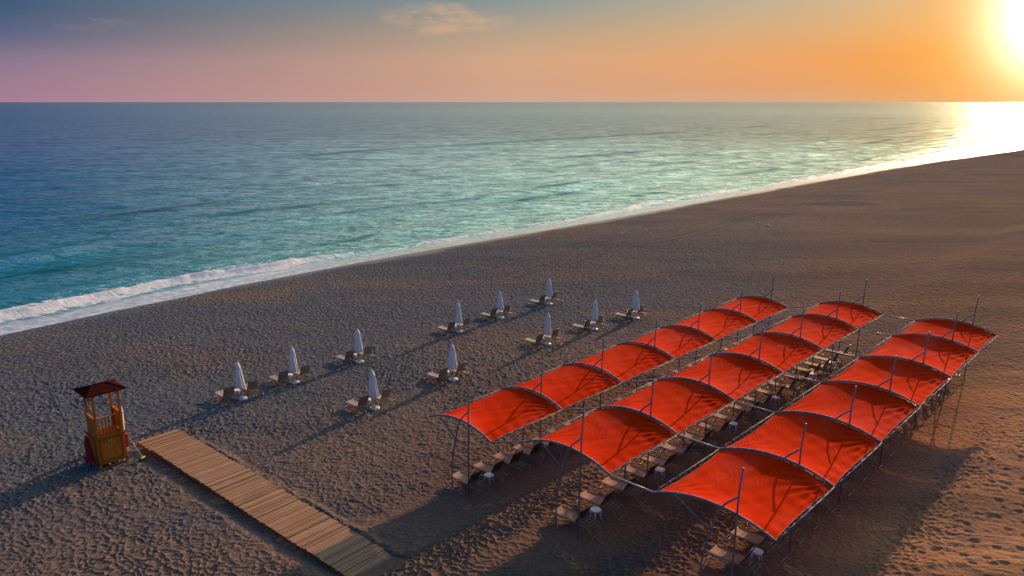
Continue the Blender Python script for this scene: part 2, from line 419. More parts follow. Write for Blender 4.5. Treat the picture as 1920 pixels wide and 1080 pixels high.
# patches of finer, darker gravel running along the shore
pat = t.noise(t.mapping(pos, (0.022, 0.11, 0), A), 1.0, 4, 0.55, 0.6)
colr = t.mix(t.mapr(pat, 0.42, 0.68, 0, 0.45), colr, (0.080, 0.076, 0.088, 1))
colr = t.mix(t.mapr(pat, 0.42, 0.25, 0, 0.35), colr, (0.22, 0.15, 0.11, 1))
pt2 = t.noise(t.mapping(pos, (0.05, 0.14, 0), A + R(12)), 1.0, 5, 0.6, 0.8)
colr = t.mix(t.mapr(pt2, 0.50, 0.66, 0, 0.55), colr, (0.205, 0.140, 0.100, 1))
colr = t.mix(t.mapr(pt2, 0.46, 0.32, 0, 0.5), colr, (0.080, 0.092, 0.130, 1))
stk = t.noise(t.mapping(pos, (0.018, 0.16, 0), R(4)), 1.0, 5, 0.65, 0.4)
colr = t.mix(t.m('MULTIPLY', t.mapr(stk, 0.42, 0.66), t.mapr(cc_, -45, -12, 0, 0.6)), colr, (0.110, 0.080, 0.062, 1))
# vehicle tracks running along the upper beach
wv_ = t.m('MULTIPLY', t.m('SUBTRACT', t.noise(t.mapping(pos, (0.03, 0.03, 0)), 1.0, 2, 0.5), 0.5), 7.0)
cw = t.m('ADD', cc_, wv_); trk = None
for c0_ in (-53.2, -51.6, -57.8, -56.2):
    a_ = t.mapr(t.m('ABSOLUTE', t.m('SUBTRACT', cw, c0_)), 0.12, 0.26, 1, 0, smooth=True)
    trk = a_ if trk is None else t.m('MAXIMUM', trk, a_)
trk = t.m('MULTIPLY', trk, t.mapr(t.noise(pos, 0.12, 3), 0.38, 0.56))
trk = t.m('MULTIPLY', trk, t.mapr(ss_, 34, 50, 0, 1, smooth=True))
colr = t.mix(t.m('MULTIPLY', trk, 0.28), colr, (0.040, 0.036, 0.038, 1))
peb = t.n('ShaderNodeTexVoronoi', feature='F1'); t.l(pos, peb.inputs['Vector']); peb.inputs['Scale'].default_value = 13
pc = t.n('ShaderNodeSeparateColor'); t.l(peb.outputs['Color'], pc.inputs[0])
pebf = t.mapr(pc.outputs[0], 0.0, 1.0, 0.45, 1.55)
mul = t.n('ShaderNodeVectorMath', operation='SCALE'); t.l(colr, mul.inputs[0]); t.l(pebf, mul.inputs['Scale'])
amtp = t.mapr(inl, 0.1, 1.0, 0.75, 0.22)
colr = t.mix(amtp, colr, mul.outputs[0])
bright = t.mapr(pc.outputs[1], 0.965, 0.985, 0, 0.6)
colr = t.mix(t.m('MULTIPLY', bright, amtp), colr, (0.42, 0.40, 0.38, 1))
# wet band at the waterline
wet = t.mapr(t.m('ADD', D, t.m('MULTIPLY', t.noise(pos, 0.4, 3), 2.5)), 2.0, 4.4, 1, 0, smooth=True)
colr = t.mix(t.m('MULTIPLY', wet, 0.75), colr, (0.050, 0.036, 0.028, 1))
rough = t.mapr(wet, 0, 1, 0.95, 0.35)
f1 = t.noise(pos, 26, 4, 0.7); f2 = t.noise(pos, 5.5, 3, 0.6)
vo = t.n('ShaderNodeTexVoronoi', feature='SMOOTH_F1'); t.l(t.mapping(pos, (3.0, 3.0, 0)), vo.inputs['Vector']); vo.inputs['Scale'].default_value = 1.35
dist = t.n('ShaderNodeVectorMath', operation='LENGTH'); t.l(pos, dist.inputs[0])
farm = t.m('MULTIPLY', t.mapr(dist.outputs['Value'], 30, 75, 0.15, 1, smooth=True), t.mapr(dist.outputs['Value'], 90, 260, 1, 0.25))
nb = bump(t, t.m('ADD', f1, t.m('MULTIPLY', peb.outputs['Distance'], -0.8)), 0.8, 0.022)
nb = bump(t, f2, 0.55, 0.05, nb)
nb = bump(t, t.m('MULTIPLY', trk, -1.0), 0.5, 0.05, nb)
b2 = t.n('ShaderNodeBump'); t.l(vo.outputs['Distance'], b2.inputs['Height']); t.l(t.m('MULTIPLY', farm, 0.9), b2.inputs['Strength']); b2.inputs['Distance'].default_value = 0.16; t.l(nb, b2.inputs['Normal'])
b = pbsdf(t, colr, rough, 0, b2.outputs[0], 0.25); t.l(t.mapr(wet, 0, 1, 0.0, 0.5), b.inputs['Specular IOR Level']); finish(t, b.outputs[0]); M['sand'] = m

# ---- sea water
m, t = material('sea_water'); geo = t.n('ShaderNodeNewGeometry'); pos = geo.outputs['Position']
D = t.n('ShaderNodeAttribute', attribute_name='shore').outputs['Fac']
Cr = t.n('ShaderNodeAttribute', attribute_name='foam').outputs['Fac']
off = t.m('MULTIPLY', D, -1.0)
wob = t.m('MULTIPLY', t.m('SUBTRACT', t.noise(t.mapping(pos, (0.03, 0.03, 0)), 1.0, 4, 0.6), 0.5), 30)
o2 = t.m('ADD', off, wob)
body = t.ramp(t.mapr(o2, 0, 260), [(0.0, (0.040, 0.34, 0.28, 1)), (0.08, (0.004, 0.24, 0.24, 1)), (0.26, (0.001, 0.14, 0.24, 1)), (1.0, (0.001, 0.14, 0.36, 1))], 'LINEAR')
# ripples: crests lie roughly along the shore
r_ = -A + R(8)
dist = t.n('ShaderNodeVectorMath', operation='LENGTH'); t.l(pos, dist.inputs[0]); dv = dist.outputs['Value']
rip1 = t.noise(t.mapping(pos, (0.20, 0.5, 0), R(20)), 1.0, 4, 0.6, 0.4)
rip2 = t.noise(t.mapping(pos, (0.8, 1.9, 0), R(14)), 1.0, 4, 0.65, 0.5)
rip3 = t.noise(t.mapping(pos, (2.6, 5.5, 0), R(24)), 1.0, 3, 0.6, 0.5)
swl = t.noise(t.mapping(pos, (0.018, 0.07, 0), R(28)), 1.0, 3, 0.5, 0.3)
fs = t.m('MAXIMUM', t.mapr(dv, 70, 420, 0.85, 0.22), t.mapr(dv, 420, 1600, 0.20, 0.5))
def wb(hh, dist_, nrm=None):
    b_ = t.n('ShaderNodeBump'); t.l(hh, b_.inputs['Height']); t.l(fs, b_.inputs['Strength']); b_.inputs['Distance'].default_value = dist_
    if nrm is not None: t.l(nrm, b_.inputs['Normal'])
    return b_.outputs[0]
nb = wb(swl, 1.1); nb = wb(rip1, 0.46, nb); nb = wb(rip2, 0.22, nb); nb = wb(rip3, 0.08, nb)
# light and dark wave faces painted into colour and gloss at three sizes, so they stay legible out to sea
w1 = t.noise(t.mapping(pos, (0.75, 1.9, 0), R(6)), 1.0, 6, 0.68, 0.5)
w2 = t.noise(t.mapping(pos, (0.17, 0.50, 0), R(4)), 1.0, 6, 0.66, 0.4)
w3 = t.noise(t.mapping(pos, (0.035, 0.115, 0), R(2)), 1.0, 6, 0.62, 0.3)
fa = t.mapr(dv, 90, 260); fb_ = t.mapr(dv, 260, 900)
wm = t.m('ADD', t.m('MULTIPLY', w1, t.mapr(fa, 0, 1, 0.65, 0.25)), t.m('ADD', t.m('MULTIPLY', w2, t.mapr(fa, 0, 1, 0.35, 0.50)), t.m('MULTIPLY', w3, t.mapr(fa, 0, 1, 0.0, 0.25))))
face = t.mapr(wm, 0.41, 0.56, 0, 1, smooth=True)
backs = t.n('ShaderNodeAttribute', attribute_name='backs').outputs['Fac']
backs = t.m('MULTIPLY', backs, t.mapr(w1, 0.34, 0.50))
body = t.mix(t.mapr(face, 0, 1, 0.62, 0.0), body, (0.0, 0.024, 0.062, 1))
body = t.mix(t.m('MULTIPLY', backs, 0.85), body, (0.0, 0.085, 0.095, 1))  # shade of the swells put into the colour as dark lanes
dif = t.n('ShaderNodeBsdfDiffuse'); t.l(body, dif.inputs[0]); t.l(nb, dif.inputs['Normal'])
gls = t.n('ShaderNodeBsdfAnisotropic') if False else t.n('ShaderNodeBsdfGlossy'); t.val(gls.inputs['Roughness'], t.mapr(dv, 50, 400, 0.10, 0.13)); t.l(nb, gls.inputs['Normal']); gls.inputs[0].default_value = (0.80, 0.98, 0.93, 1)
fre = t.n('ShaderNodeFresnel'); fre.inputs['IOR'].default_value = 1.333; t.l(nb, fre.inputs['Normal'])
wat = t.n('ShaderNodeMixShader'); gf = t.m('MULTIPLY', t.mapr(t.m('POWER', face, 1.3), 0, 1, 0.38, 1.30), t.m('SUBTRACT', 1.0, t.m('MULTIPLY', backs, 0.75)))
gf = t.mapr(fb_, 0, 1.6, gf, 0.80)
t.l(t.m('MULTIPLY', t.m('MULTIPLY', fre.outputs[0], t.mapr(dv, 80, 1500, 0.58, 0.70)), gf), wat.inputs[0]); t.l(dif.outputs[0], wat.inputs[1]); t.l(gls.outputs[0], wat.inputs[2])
# foam
fn = t.noise(t.mapping(pos, (1.1, 1.9, 0), -A), 1.0, 6, 0.72, 0.6)
fn2 = t.noise(pos, 0.22, 4, 0.6)
fmask = t.mapr(t.m('ADD', t.m('MULTIPLY', Cr, 1.0), t.m('MULTIPLY', t.m('SUBTRACT', fn, 0.5), 2.2)), 0.44, 0.70)
fb = pbsdf(t, t.mix(t.mapr(fn, 0.3, 0.7), (0.62, 0.68, 0.76, 1), (0.92, 0.92, 0.92, 1)), 0.7, 0, bump(t, fn, 0.8, 0.25), 0.3)
mx = t.n('ShaderNodeMixShader'); t.l(fmask, mx.inputs[0]); t.l(wat.outputs[0], mx.inputs[1]); t.l(fb.outputs[0], mx.inputs[2])
# thin milky swash; farther along, sky reflected in wet sand painted as cream
sw = t.m('MULTIPLY', t.mapr(t.m('ADD', off, t.m('MULTIPLY', t.m('SUBTRACT', fn2, 0.5), 5.0)), 4.0, 2.0, 0, 1, smooth=True), t.mapr(fn, 0.25, 0.6, 0.55, 1.0))
ssw = t.mapr(t.dot(pos, (DS[0], DS[1], 0)), 34, 62)
milk_sheen = pbsdf(t, t.mix(ssw, t.mix(t.mapr(fn, 0.36, 0.6), (0.42, 0.44, 0.52, 1), (0.86, 0.86, 0.88, 1)), t.mix(t.mapr(fn, 0.36, 0.7), (0.36, 0.30, 0.26, 1), (0.60, 0.54, 0.49, 1))), 0.38, 0, bump(t, fn, 0.15, 0.1), 0.5)
mx2 = t.n('ShaderNodeMixShader'); t.l(t.m('MULTIPLY', sw, 0.85), mx2.inputs[0]); t.l(mx.outputs[0], mx2.inputs[1]); t.l(milk_sheen.outputs[0], mx2.inputs[2])
mx3 = t.n('ShaderNodeMixShader'); t.l(t.m('MULTIPLY', fmask, t.mapr(off, 0.0, 0.8)), mx3.inputs[0]); t.l(mx2.outputs[0], mx3.inputs[1]); t.l(fb.outputs[0], mx3.inputs[2])
finish(t, mx3.outputs[0]); M['water'] = m

# ------------------------------------------------------------------ ground sheet
def grid_mesh(name, X, Y, Z, mat, attrs, wrap=False):
    nr, nc = X.shape
    me = bpy.data.meshes.new(name)
    co = np.stack([X, Y, Z], -1).reshape(-1, 3).astype(np.float32)
    i, j = np.meshgrid(np.arange(nr - 1), np.arange(nc - 1), indexing='ij')
    a = (i * nc + j).ravel()
    q = np.stack([a, a + nc, a + nc + 1, a + 1], -1).astype(np.int32)
    if wrap:
        i = np.arange(nr - 1); a = i * nc + nc - 1
        q = np.vstack([q, np.stack([a, a + nc, i * nc + nc, i * nc], -1).astype(np.int32)])
    me.vertices.add(len(co)); me.vertices.foreach_set('co', co.ravel())
    me.loops.add(q.size); me.loops.foreach_set('vertex_index', q.ravel())
    me.polygons.add(len(q)); me.polygons.foreach_set('loop_start', np.arange(0, q.size, 4, dtype=np.int32))
    me.polygons.foreach_set('use_smooth', np.ones(len(q), dtype=bool))
    me.materials.append(mat); me.update(calc_edges=True)
    for k, v in attrs.items():
        at = me.attributes.new(k, 'FLOAT', 'POINT'); at.data.foreach_set('value', v.ravel().astype(np.float32))
    o = bpy.data.objects.new(name, me); C.objects.link(o); return o

az = np.concatenate([np.radians(np.linspace(-42, 44, 1450)), np.radians(np.linspace(44, 318, 50)[1:-1])])
rr = np.concatenate([[0.3, 3, 7, 11], 1 / np.linspace(1 / 14., 1 / 115., 1500), np.geomspace(117, 6000, 120), [20000, 60000]])
RR, AZ = np.meshgrid(rr, az, indexing='ij')
X = RR * np.sin(AZ); Y = RR * np.cos(AZ)
S_ = X * DS[0] + Y * DS[1]; C_ = X * DC[0] + Y * DC[1]
Z = ground_z(S_, C_)
Dsh = C_ - shore(S_)
# footprint hollows: rounded bowls with sharp ridges between them
wx = vnoise(X * 1.3, Y * 1.3, 3) * 0.5; wy = vnoise(X * 1.3 + 9, Y * 1.3, 4) * 0.5
wx += (vnoise(X * 4, Y * 4, 13) - .5) * 0.14; wy += (vnoise(X * 4 + 5, Y * 4, 14) - .5) * 0.14
f1, f2 = worley2((X + wx) / 0.32, (Y + wy) / 0.27, 5)
dimp = 0.55 * np.minimum(f1, 0.9) ** 1.6 + 0.42 * np.exp(-(f2 - f1) * 6.0)
dimp += 0.22 * np.minimum(worley((X + wy) / 0.17, (Y + wx) / 0.15, 6), 0.9) ** 1.5
rough_n = fbm(X / 0.5, Y / 0.5, 4, 11) - 0.47
broad = fbm(X / 4.5, Y / 4.5, 3, 21) - 0.44
# wind combed lines inland, right of the canopies
u_ = X * 0.97 - Y * 0.20; v_ = X * 0.20 + Y * 0.97
comb = fbm(u_ / 1.1, v_ / 0.24, 3, 41) - 0.44
combm = sstep(C_, -9, -4) * (1 - 0.3 * sstep(S_, 60, 90))
nearsea = sstep(Dsh, 3, 16)
trod = 0.55 + 0.45 * sstep(fbm(X / 7, Y / 7, 3, 61), 0.32, 0.55)
under = np.zeros_like(X)
for (cL, cR, s0) in ((-25.0, -20.0, 18.6), (-18.9, -14.2, 18.6), (-12.6, -7.0, 18.0)):
    under = np.maximum(under, sstep(C_, cL, cL + 1) * (1 - sstep(C_, cR - 1, cR)) * sstep(S_, s0 - 5, s0) * (1 - sstep(S_, 50, 52)))
amp = (0.140 * (1 - 0.72 * combm) * (1 - 0.45 * sstep(RR, 40, 70))) * trod * (1 - 0.6 * under) * (0.35 + 0.65 * nearsea)
detail = amp * (dimp - 0.45) + rough_n * 0.075 * (1 - 0.5 * under) * (0.4 + 0.6 * nearsea) + combm * comb * 0.10 + broad * 0.10 * nearsea
fade = 1 - sstep(RR, 90, 115) * 0.75
detail = detail * fade * sstep(Dsh, 0.2, 3)
# scattered deep footprints on the combed sand
fp = worley(X / 0.95, Y / 0.8, 77); detail -= combm * 0.06 * (1 - sstep(fp, 0.10, 0.24)) * fade
# sand scooped away on the seaward-left edge of the boardwalk
WALK = [(-39.0, 13.22), (-21.0, 13.92)]
wl = np.interp(C_, [WALK[0][0], WALK[1][0]], [WALK[0][1], WALK[1][1]])
inw = sstep(S_, wl - 0.9, wl - 0.1) * (1 - sstep(S_, wl + 2.0, wl + 2.15)) * sstep(C_, -39.3, -38.9) * (1 - sstep(C_, -20.6, -20.0))
edge = np.exp(-((S_ - wl - 2.28) / 0.22) ** 2) * sstep(C_, -38.5, -37) * (1 - sstep(C_, -22.5, -21))
detail = detail + edge * (0.10 + 0.16 * vnoise(C_ / 0.6, S_ / 0.4, 201)) * sstep(vnoise(C_ / 2.5, S_ * 0, 202), 0.2, 0.6)
detail = detail * (1 - 0.8 * inw) - 0.16 * inw * (0.55 + 0.45 * (1 - sstep(C_, -33, -24)))
berm = 0.05 * np.exp(-((Dsh - 5.5) / 1.2) ** 2) + 0.08 * np.exp(-((Dsh - 11 - 2 * vnoise(S_ / 9, S_ * 0, 5)) / 1.5) ** 2)
Z = Z + detail + berm * (fbm(X / 3, Y / 3, 3, 81) + 0.3)
g = grid_mesh('sand', X, Y, Z, M['sand'], {'shore': Dsh}, wrap=True); tag(g, kind='structure')
del RR, AZ, X, Y, Z, S_, C_, Dsh, dimp, rough_n, broad, comb, detail, wx, wy, fp

# ------------------------------------------------------------------ sea
s_ax = np.concatenate([[-40000, -8000, -2000, -600, -200, -80], np.arange(-30, 130, 0.42), 130 + np.cumsum(np.geomspace(0.45, 12, 260)), np.geomspace(2200, 45000, 14)])
o_ax = np.concatenate([np.arange(-1.6, 16, 0.2), 16 + np.cumsum(np.geomspace(0.22, 2.5, 230)), np.geomspace(330, 50000, 40)])
o_ax = np.unique(o_ax)
O, S_ = np.meshgrid(o_ax, s_ax, indexing='ij')
sh = shore(S_)
C_ = sh * np.exp(-np.maximum(O, 0) / 400) + (-69) * (1 - np.exp(-np.maximum(O, 0) / 400)) - O
X = S_ * DS[0] + C_ * DC[0]; Y = S_ * DS[1] + C_ * DC[1]
# breaker close to shore, its position wandering along the beach
brk = 4.9 + 0.9 * np.sin(S_ / 17.0) + 1.1 * (vnoise(S_ / 6.0, S_ * 0, 91) - 0.5)
strength = 0.55 + 0.9 * (vnoise(S_ / 14.0, S_ * 0 + 3, 92) - 0.35) + 0.45 * (1 - sstep(S_, 30, 60))
strength = np.clip(strength, 0.15, 1.3)
lump = fbm(S_ / 0.9, O / 0.7, 3, 93)
crest = np.exp(-((O - brk) / 0.6) ** 2)
face = np.exp(-((O - brk - 0.9) / 1.0) ** 2)
second = np.exp(-((O - 27 - 5 * vnoise(S_ / 40, S_ * 0, 95) - 0.03 * S_) / 2.6) ** 2) * (0.25 + 0.75 * sstep(vnoise(S_ / 22, S_ * 0, 96), 0.3, 0.7))
third = np.exp(-((O - 52 - 9 * vnoise(S_ / 50, S_ * 0, 97) - 0.05 * S_) / 4.0) ** 2) * sstep(vnoise(S_ / 30, S_ * 0, 98), 0.3, 0.7)
far_f = 1 - sstep(O, 150, 350)
swell = (fbm(S_ / 16 + O / 40, O / 4.6, 3, 94) - 0.44) * 0.42 * sstep(O, 8, 30) * far_f
Z = SEA + crest * strength * (0.18 + 0.5 * lump) + second * 0.42 + third * 0.35 + swell
Z += 0.03 * sstep(-O, -3, 0) + sstep(-O, 0.0, 1.6) * 0.03
foam = 0.80 * crest * strength + 0.55 * np.exp(-((O - brk + 1.1) / 1.1) ** 2) * strength + 0.60 * np.exp(-((O - 0.25) / 0.30) ** 2)
foam += 0.28 * np.exp(-((O - brk - 2.3) / 1.6) ** 2) * strength
for q, (o0, wd, st) in enumerate(((1.6, 0.16, .62), (2.7, 0.22, .55), (3.6, 0.2, .5), (8.6, 0.5, .42), (11.5, 0.6, .36))):
    oo = o0 + 1.5 * (vnoise(S_ / (5.0 + 3 * q), S_ * 0, 120 + q) - .5) + 0.5 * (vnoise(S_ / 1.4, S_ * 0, 130 + q) - .5)
    foam = foam + st * np.exp(-((O - oo) / wd) ** 2) * sstep(vnoise(S_ / 8.0, S_ * 0 + q, 140 + q), 0.35, 0.6)
foam = foam * (O < 16)
backs = np.zeros_like(O)
for q, (o0, dr, wd, sc_, lo) in enumerate(((13, .02, 1.3, 26, .45), (23, .0, 2.1, 30, .35), (33, .05, 1.6, 34, .5), (46, .04, 2.4, 40, .42), (62, .05, 2.2, 46, .5), (84, .06, 3.2, 60, .42), (115, .05, 3.5, 70, .5), (160, .08, 5, 90, .45), (230, .1, 7, 120, .5))):
    oo = o0 + dr * (S_ - 60) + 6 * (vnoise(S_ / 38, S_ * 0, 160 + q) - .5) + 1.2 * (vnoise(S_ / 7, S_ * 0, 170 + q) - .5)
    backs = np.maximum(backs, np.exp(-((O - oo) / wd) ** 2) * 0.8 * sstep(vnoise(S_ / (sc_ * .55) + q, S_ * 0 + q, 180 + q), lo + .1, lo + .42) * (0.5 + vnoise(S_ / 3.0, O / 1.5, 190 + q)))
    Z = Z + 0.12 * np.exp(-((O - oo) / wd) ** 2) * (O > 10)
wtr = grid_mesh('sea', X, Y, Z, M['water'], {'shore': -O, 'foam': foam, 'backs': backs}); tag(wtr, kind='structure')
del O, S_, C_, X, Y, Z

# ------------------------------------------------------------------ red canopies
S23 = [21.06, 25.8, 30.75, 35.85, 40.95, 46.3, 50.7]
ROWS = [dict(s=[21.36, 26.2, 31.1, 36.25, 41.05, 46.55, 51.4], cL=-25.35, cR=-21.36, zn=2.27, g=-0.74, which='seaward', k='left'),
        dict(s=S23, cL=-19.0, cR=-14.88, zn=3.17, g=0.0, which='middle', k='middle'),
        dict(s=S23, cL=-12.98, cR=-8.49, zn=3.17, g=0.0, which='landward', k='right')]
ORD = ['first', 'second', 'third', 'fourth', 'fifth', 'sixth', 'seventh', 'eighth', 'ninth', 'tenth', 'eleventh', 'twelfth', 'thirteenth', 'fourteenth', 'fifteenth', 'sixteenth', 'seventeenth', 'eighteenth', 'nineteenth', 'twentieth']
RISE = 0.47
def arch_pt(row, t, extra=0.0):
    # extra: radial offset inward from the tube
    return row['cL'] + (row['cR'] - row['cL']) * t, row['zn'] + RISE * (1 - abs(2 * t - 1) ** 2.1) - extra
for ri, row in enumerate(ROWS):
    lab = ['leftmost long row of red arched shade canopies, nearest the sea', 'middle long row of red arched shade canopies on steel arches',
           'rightmost long row of red arched shade canopies, nearest the photo corner'][ri]
    root = thing('shade_canopy', P(row['s'][0], row['cL'], 0), ROT, lab, 'shade canopy', 'red shade canopy rows')
    s0, c0 = row['s'][0], row['cL']
    L = lambda s, c, z: (c - c0, s - s0, z)      # local coordinates: x = across, y = along
    cR, zn, g0 = row['cR'], row['zn'], row['g']
    rnd = random.Random(ri + 5)
    for i, s in enumerate(row['s']):
        b = MB(); b.tube([L(s, *arch_pt(row, k / 28)) for k in range(29)], 0.042, 10); b.build('arch', M['steel'], root)
        lean = rnd.uniform(-0.03, 0.05)
        mc = cR - 1.36
        gg = gz(s, mc) - 0.25
        b = MB(); b.tube([L(s - 0.075, mc + 0.0, gg), L(s - 0.075, mc + 0.06 + lean, zn + 1.3), L(s - 0.075, mc + 0.14 + lean, zn + 2.16 + rnd.uniform(-.06, .06))], 0.033, 10); b.build('mast', M['steel'], root)
        b = MB()
        bow = [(-2.50, g0 - 0.25 - zn), (-2.53, -2.65), (-2.50, -1.9), (-2.43, -1.42), (-2.34, -1.0), (-2.22, -0.55), (-2.08, 0.06), (-1.96, 0.38), (-1.70, 0.70), (-1.34, 1.03)]
        b.tube([L(s + 0.0, cR + x, zn + z) for x, z in bow], 0.036, 8); b.build('curved_brace', M['steel'], root)
        b = MB(); b.tube([L(s, *(row['cL'] + (cR - row['cL']) * 0.17, zn + 0.28)), L(s, cR - 2.2, zn - 0.56)], 0.032, 8); b.build('diagonal_brace', M['steel'], root)
        b = MB(); b.tube([L(s, cR - 2.2, zn - 0.56), L(s - 0.06, mc + 0.03, zn - 0.60)], 0.028, 8); b.build('tie_bar', M['steel'], root)
        b = MB(); b.tube([L(s, cR - 2.41, zn - 1.4), L(s - 0.06, mc + 0.01, zn - 1.46)], 0.024, 8); b.build('tie_bar', M['steel'], root)
        if ri < 2:
            nx = ROWS[ri + 1]; ns = nx['s'][i]
            b = MB(); b.tube([L(s, cR, zn), L(ns, nx['cL'], nx['zn'])], 0.036, 8); b.build('link_beam', M['steel_light'], root)
    for side, cx in (('l', row['cL']), ('r', cR)):
        for i in range(6):
            b = MB(); b.tube([L(row['s'][i], cx, zn), L(row['s'][i + 1], cx, zn)], 0.018, 8); b.build('edge_rail', M['steel'], root)
    for i in range(6):
        sa, sb = row['s'][i] + 0.11, row['s'][i + 1] - 0.11
        NU, NV = 60, 60
        sag = (0.24, 0.31, 0.38)[ri] + rnd.uniform(-0.06, 0.08)
        ph = rnd.uniform(0, 50)
        def surf(t, v):
            u = abs(2 * v - 1)
            prof = 1 - u ** 2.5
            mid = (4 * t * (1 - t))
            tt = 0.015 + 0.97 * t
            ins = 0.10 * prof * (1 if t > 0.5 else -1) * abs(2 * t - 1) ** 6
            c, z = arch_pt(row, tt, 0.045)
            z -= sag * prof * (0.10 + 0.90 * mid ** 0.75)
            # tension folds fanning from the landward corners plus light rucks along the edge
            eR = max(0.0, (t - 0.68) / 0.32)
            z += 0.020 * eR ** 1.5 * math.sin(38 * v + 6 * t + ph) * (0.4 + u) * min(1, 14 * (1 - t) + 0.35)
            z += 0.007 * math.sin(ph + 9 * (t * 1.7 + v * 2.2) + 2.5 * math.sin(5 * v + ph)) * prof
            z += 0.009 * math.sin(ph * 3 + 30 * (t - 0.55 * v)) * prof * max(0, 1 - 2.5 * abs(t - 0.6))
            eC = max(0, 1 - math.hypot((1 - t) * 2.2, (1 - v) * 1.3)); z += 0.035 * eC * math.sin(26 * math.atan2(1 - t, 1.05 - v) + ph)
            eC = max(0, 1 - math.hypot(t * 2.2, v * 1.3)); z += 0.03 * eC * math.sin(22 * math.atan2(t + .02, v + .05) + ph)
            return L(sa + (sb - sa) * v, c - ins, z)
        pts = [[surf(a / NU, q / NV) for a in range(NU + 1)] for q in range(NV + 1)]
        b = MB(); vs = [p for r_ in pts for p in r_]; n = NU + 1
        vs2 = [(x, y, z - 0.006) for x, y, z in vs]; N = len(vs)
        fs = [(q * n + a, q * n + a + 1, (q + 1) * n + a + 1, (q + 1) * n + a) for q in range(NV) for a in range(NU)]
        b.add(vs, fs, True)
        # rolled hem all round gives the cloth its edge thickness
        cl_ = b.build('canopy_cloth', M['red'], root)
        ring = [pts[0][a] for a in range(0, NU + 1, 4)] + [pts[q][NU] for q in range(4, NV + 1, 4)] + [pts[NV][a] for a in range(NU - 4, -1, -4)] + [pts[q][0] for q in range(NV - 4, 0, -4)]
        hm = MB(); hm.tube(ring, 0.010, 6, closed=True); hm.build('hem', M['hem'], cl_)
        zz = []
        def stitch(p, p2):
            zz.extend([p, ((p[0] + p2[0]) / 2, (p[1] + p2[1]) / 2, max(p[2], p2[2]) + 0.01), p2] if len(zz) // 3 % 2 == 0 else [p2, ((p[0] + p2[0]) / 2, (p[1] + p2[1]) / 2, max(p[2], p2[2]) + 0.01), p])
        for k in range(0, 16): c, z = arch_pt(row, k / 15); stitch(pts[0][4 * k], L(row['s'][i], c, z + 0.04))
        for k in range(1, 14): q = int(k * NV / 14); stitch(pts[q][NU], L(sa + (sb - sa) * q / NV, cR, zn + 0.03))
        for k in range(15, -1, -1): c, z = arch_pt(row, k / 15); stitch(pts[NV][4 * k], L(row['s'][i + 1], c, z + 0.04))
        for k in range(13, 0, -1): q = int(k * NV / 14); stitch(pts[q][0], L(sa + (sb - sa) * q / NV, row['cL'], zn + 0.03))
        lc = MB(); lc.tube(zz, 0.006, 5, closed=True)
        lc.build('lacing', M['lace'], cl_)

# ------------------------------------------------------------------ sun lounger (local x: foot -> head (inland), y: across, z up)
def make_lounger(seat_mat, bx, bz, back_mat):
    r = thing('sun_lounger', (0, 0, 0), ROT, '', 'sun lounger')
    W2 = 0.33
    for y in (-W2, W2):
        b = MB(); b.tube([(0.02, y, 0.30), (0.10, y, 0.345), (1.27, y, 0.345), (1.95, y, 0.345)], 0.023, 8); b.build('side_rail', M['frame'], r)
    b = MB(); b.tube([(0.10, -W2, 0.335), (-0.02, -W2 + .01, 0.02), (-0.02, W2 - .01, 0.02), (0.10, W2, 0.335)], 0.016, 8); b.build('front_leg', M['frame'], r)
    b = MB(); b.tube([(1.95, -W2, 0.345), (2.13, -W2 + .02, 0.02), (2.13, W2 - .02, 0.02), (1.95, W2, 0.345)], 0.022, 8); b.build('rear_leg', M['frame'], r)
    for x in (1.52, 1.68, 1.84):
        b = MB(); b.tube([(x, -W2, 0.335), (x, W2, 0.335)], 0.014, 6); b.build('crossbar', M['frame'], r)
    # sling seat, slightly dished
    def panel(x0, z0, x1, z1, dip, mat, name, par):
        b = MB(); n = 10; top = []; 
        for i in range(n + 1):
            for j in range(7):
                f = i / n; y = -W2 + 0.02 + (2 * W2 - 0.04) * j / 6
                d = dip * (1 - (2 * f - 1) ** 2) * (1 - (2 * j / 6 - 1) ** 2)
                top.append(Vector((x0 + (x1 - x0) * f, y, z0 + (z1 - z0) * f - d)))
        N = len(top); nrm = Vector((-(z1 - z0), 0, (x1 - x0))).normalized() * 0.012
        vs = top + [v - nrm for v in top]
        fs = [(i * 7 + j, (i + 1) * 7 + j, (i + 1) * 7 + j + 1, i * 7 + j + 1) for i in range(n) for j in range(6)]
        fs += [tuple(N + k for k in f)[::-1] for f in list(fs)]
        bd = [j for j in range(6)] + [i * 7 + 6 for i in range(n)] + [n * 7 + j for j in range(6, 0, -1)] + [i * 7 for i in range(n, 0, -1)]
        fs += [(bd[k], bd[(k + 1) % len(bd)], N + bd[(k + 1) % len(bd)], N + bd[k]) for k in range(len(bd))]
        b.add(vs, fs, True); return b.build(name, mat, par)
    panel(0.03, 0.335, 1.27, 0.350, 0.025, seat_mat, 'seat', r)
    bk = panel(1.28, 0.37, 1.27 + bx, 0.36 + bz, 0.02, back_mat, 'backrest', r)
    b = MB(); b.tube([(1.27, -W2, 0.35), (1.27 + bx, -W2, 0.36 + bz), (1.285 + bx, -W2 + .04, 0.375 + bz), (1.285 + bx, W2 - .04, 0.375 + bz), (1.27 + bx, W2, 0.36 + bz), (1.27, W2, 0.35)], 0.016, 8); b.build('backrest_frame', M['frame'], bk)
    for y in (-W2 + .03, W2 - .03):
        b = MB(); b.tube([(1.27 + bx * .6, y, 0.35 + bz * .6), (1.27 + bx + .22, y, 0.34)], 0.011, 6); b.build('support_strut', M['frame'], bk)
    return r
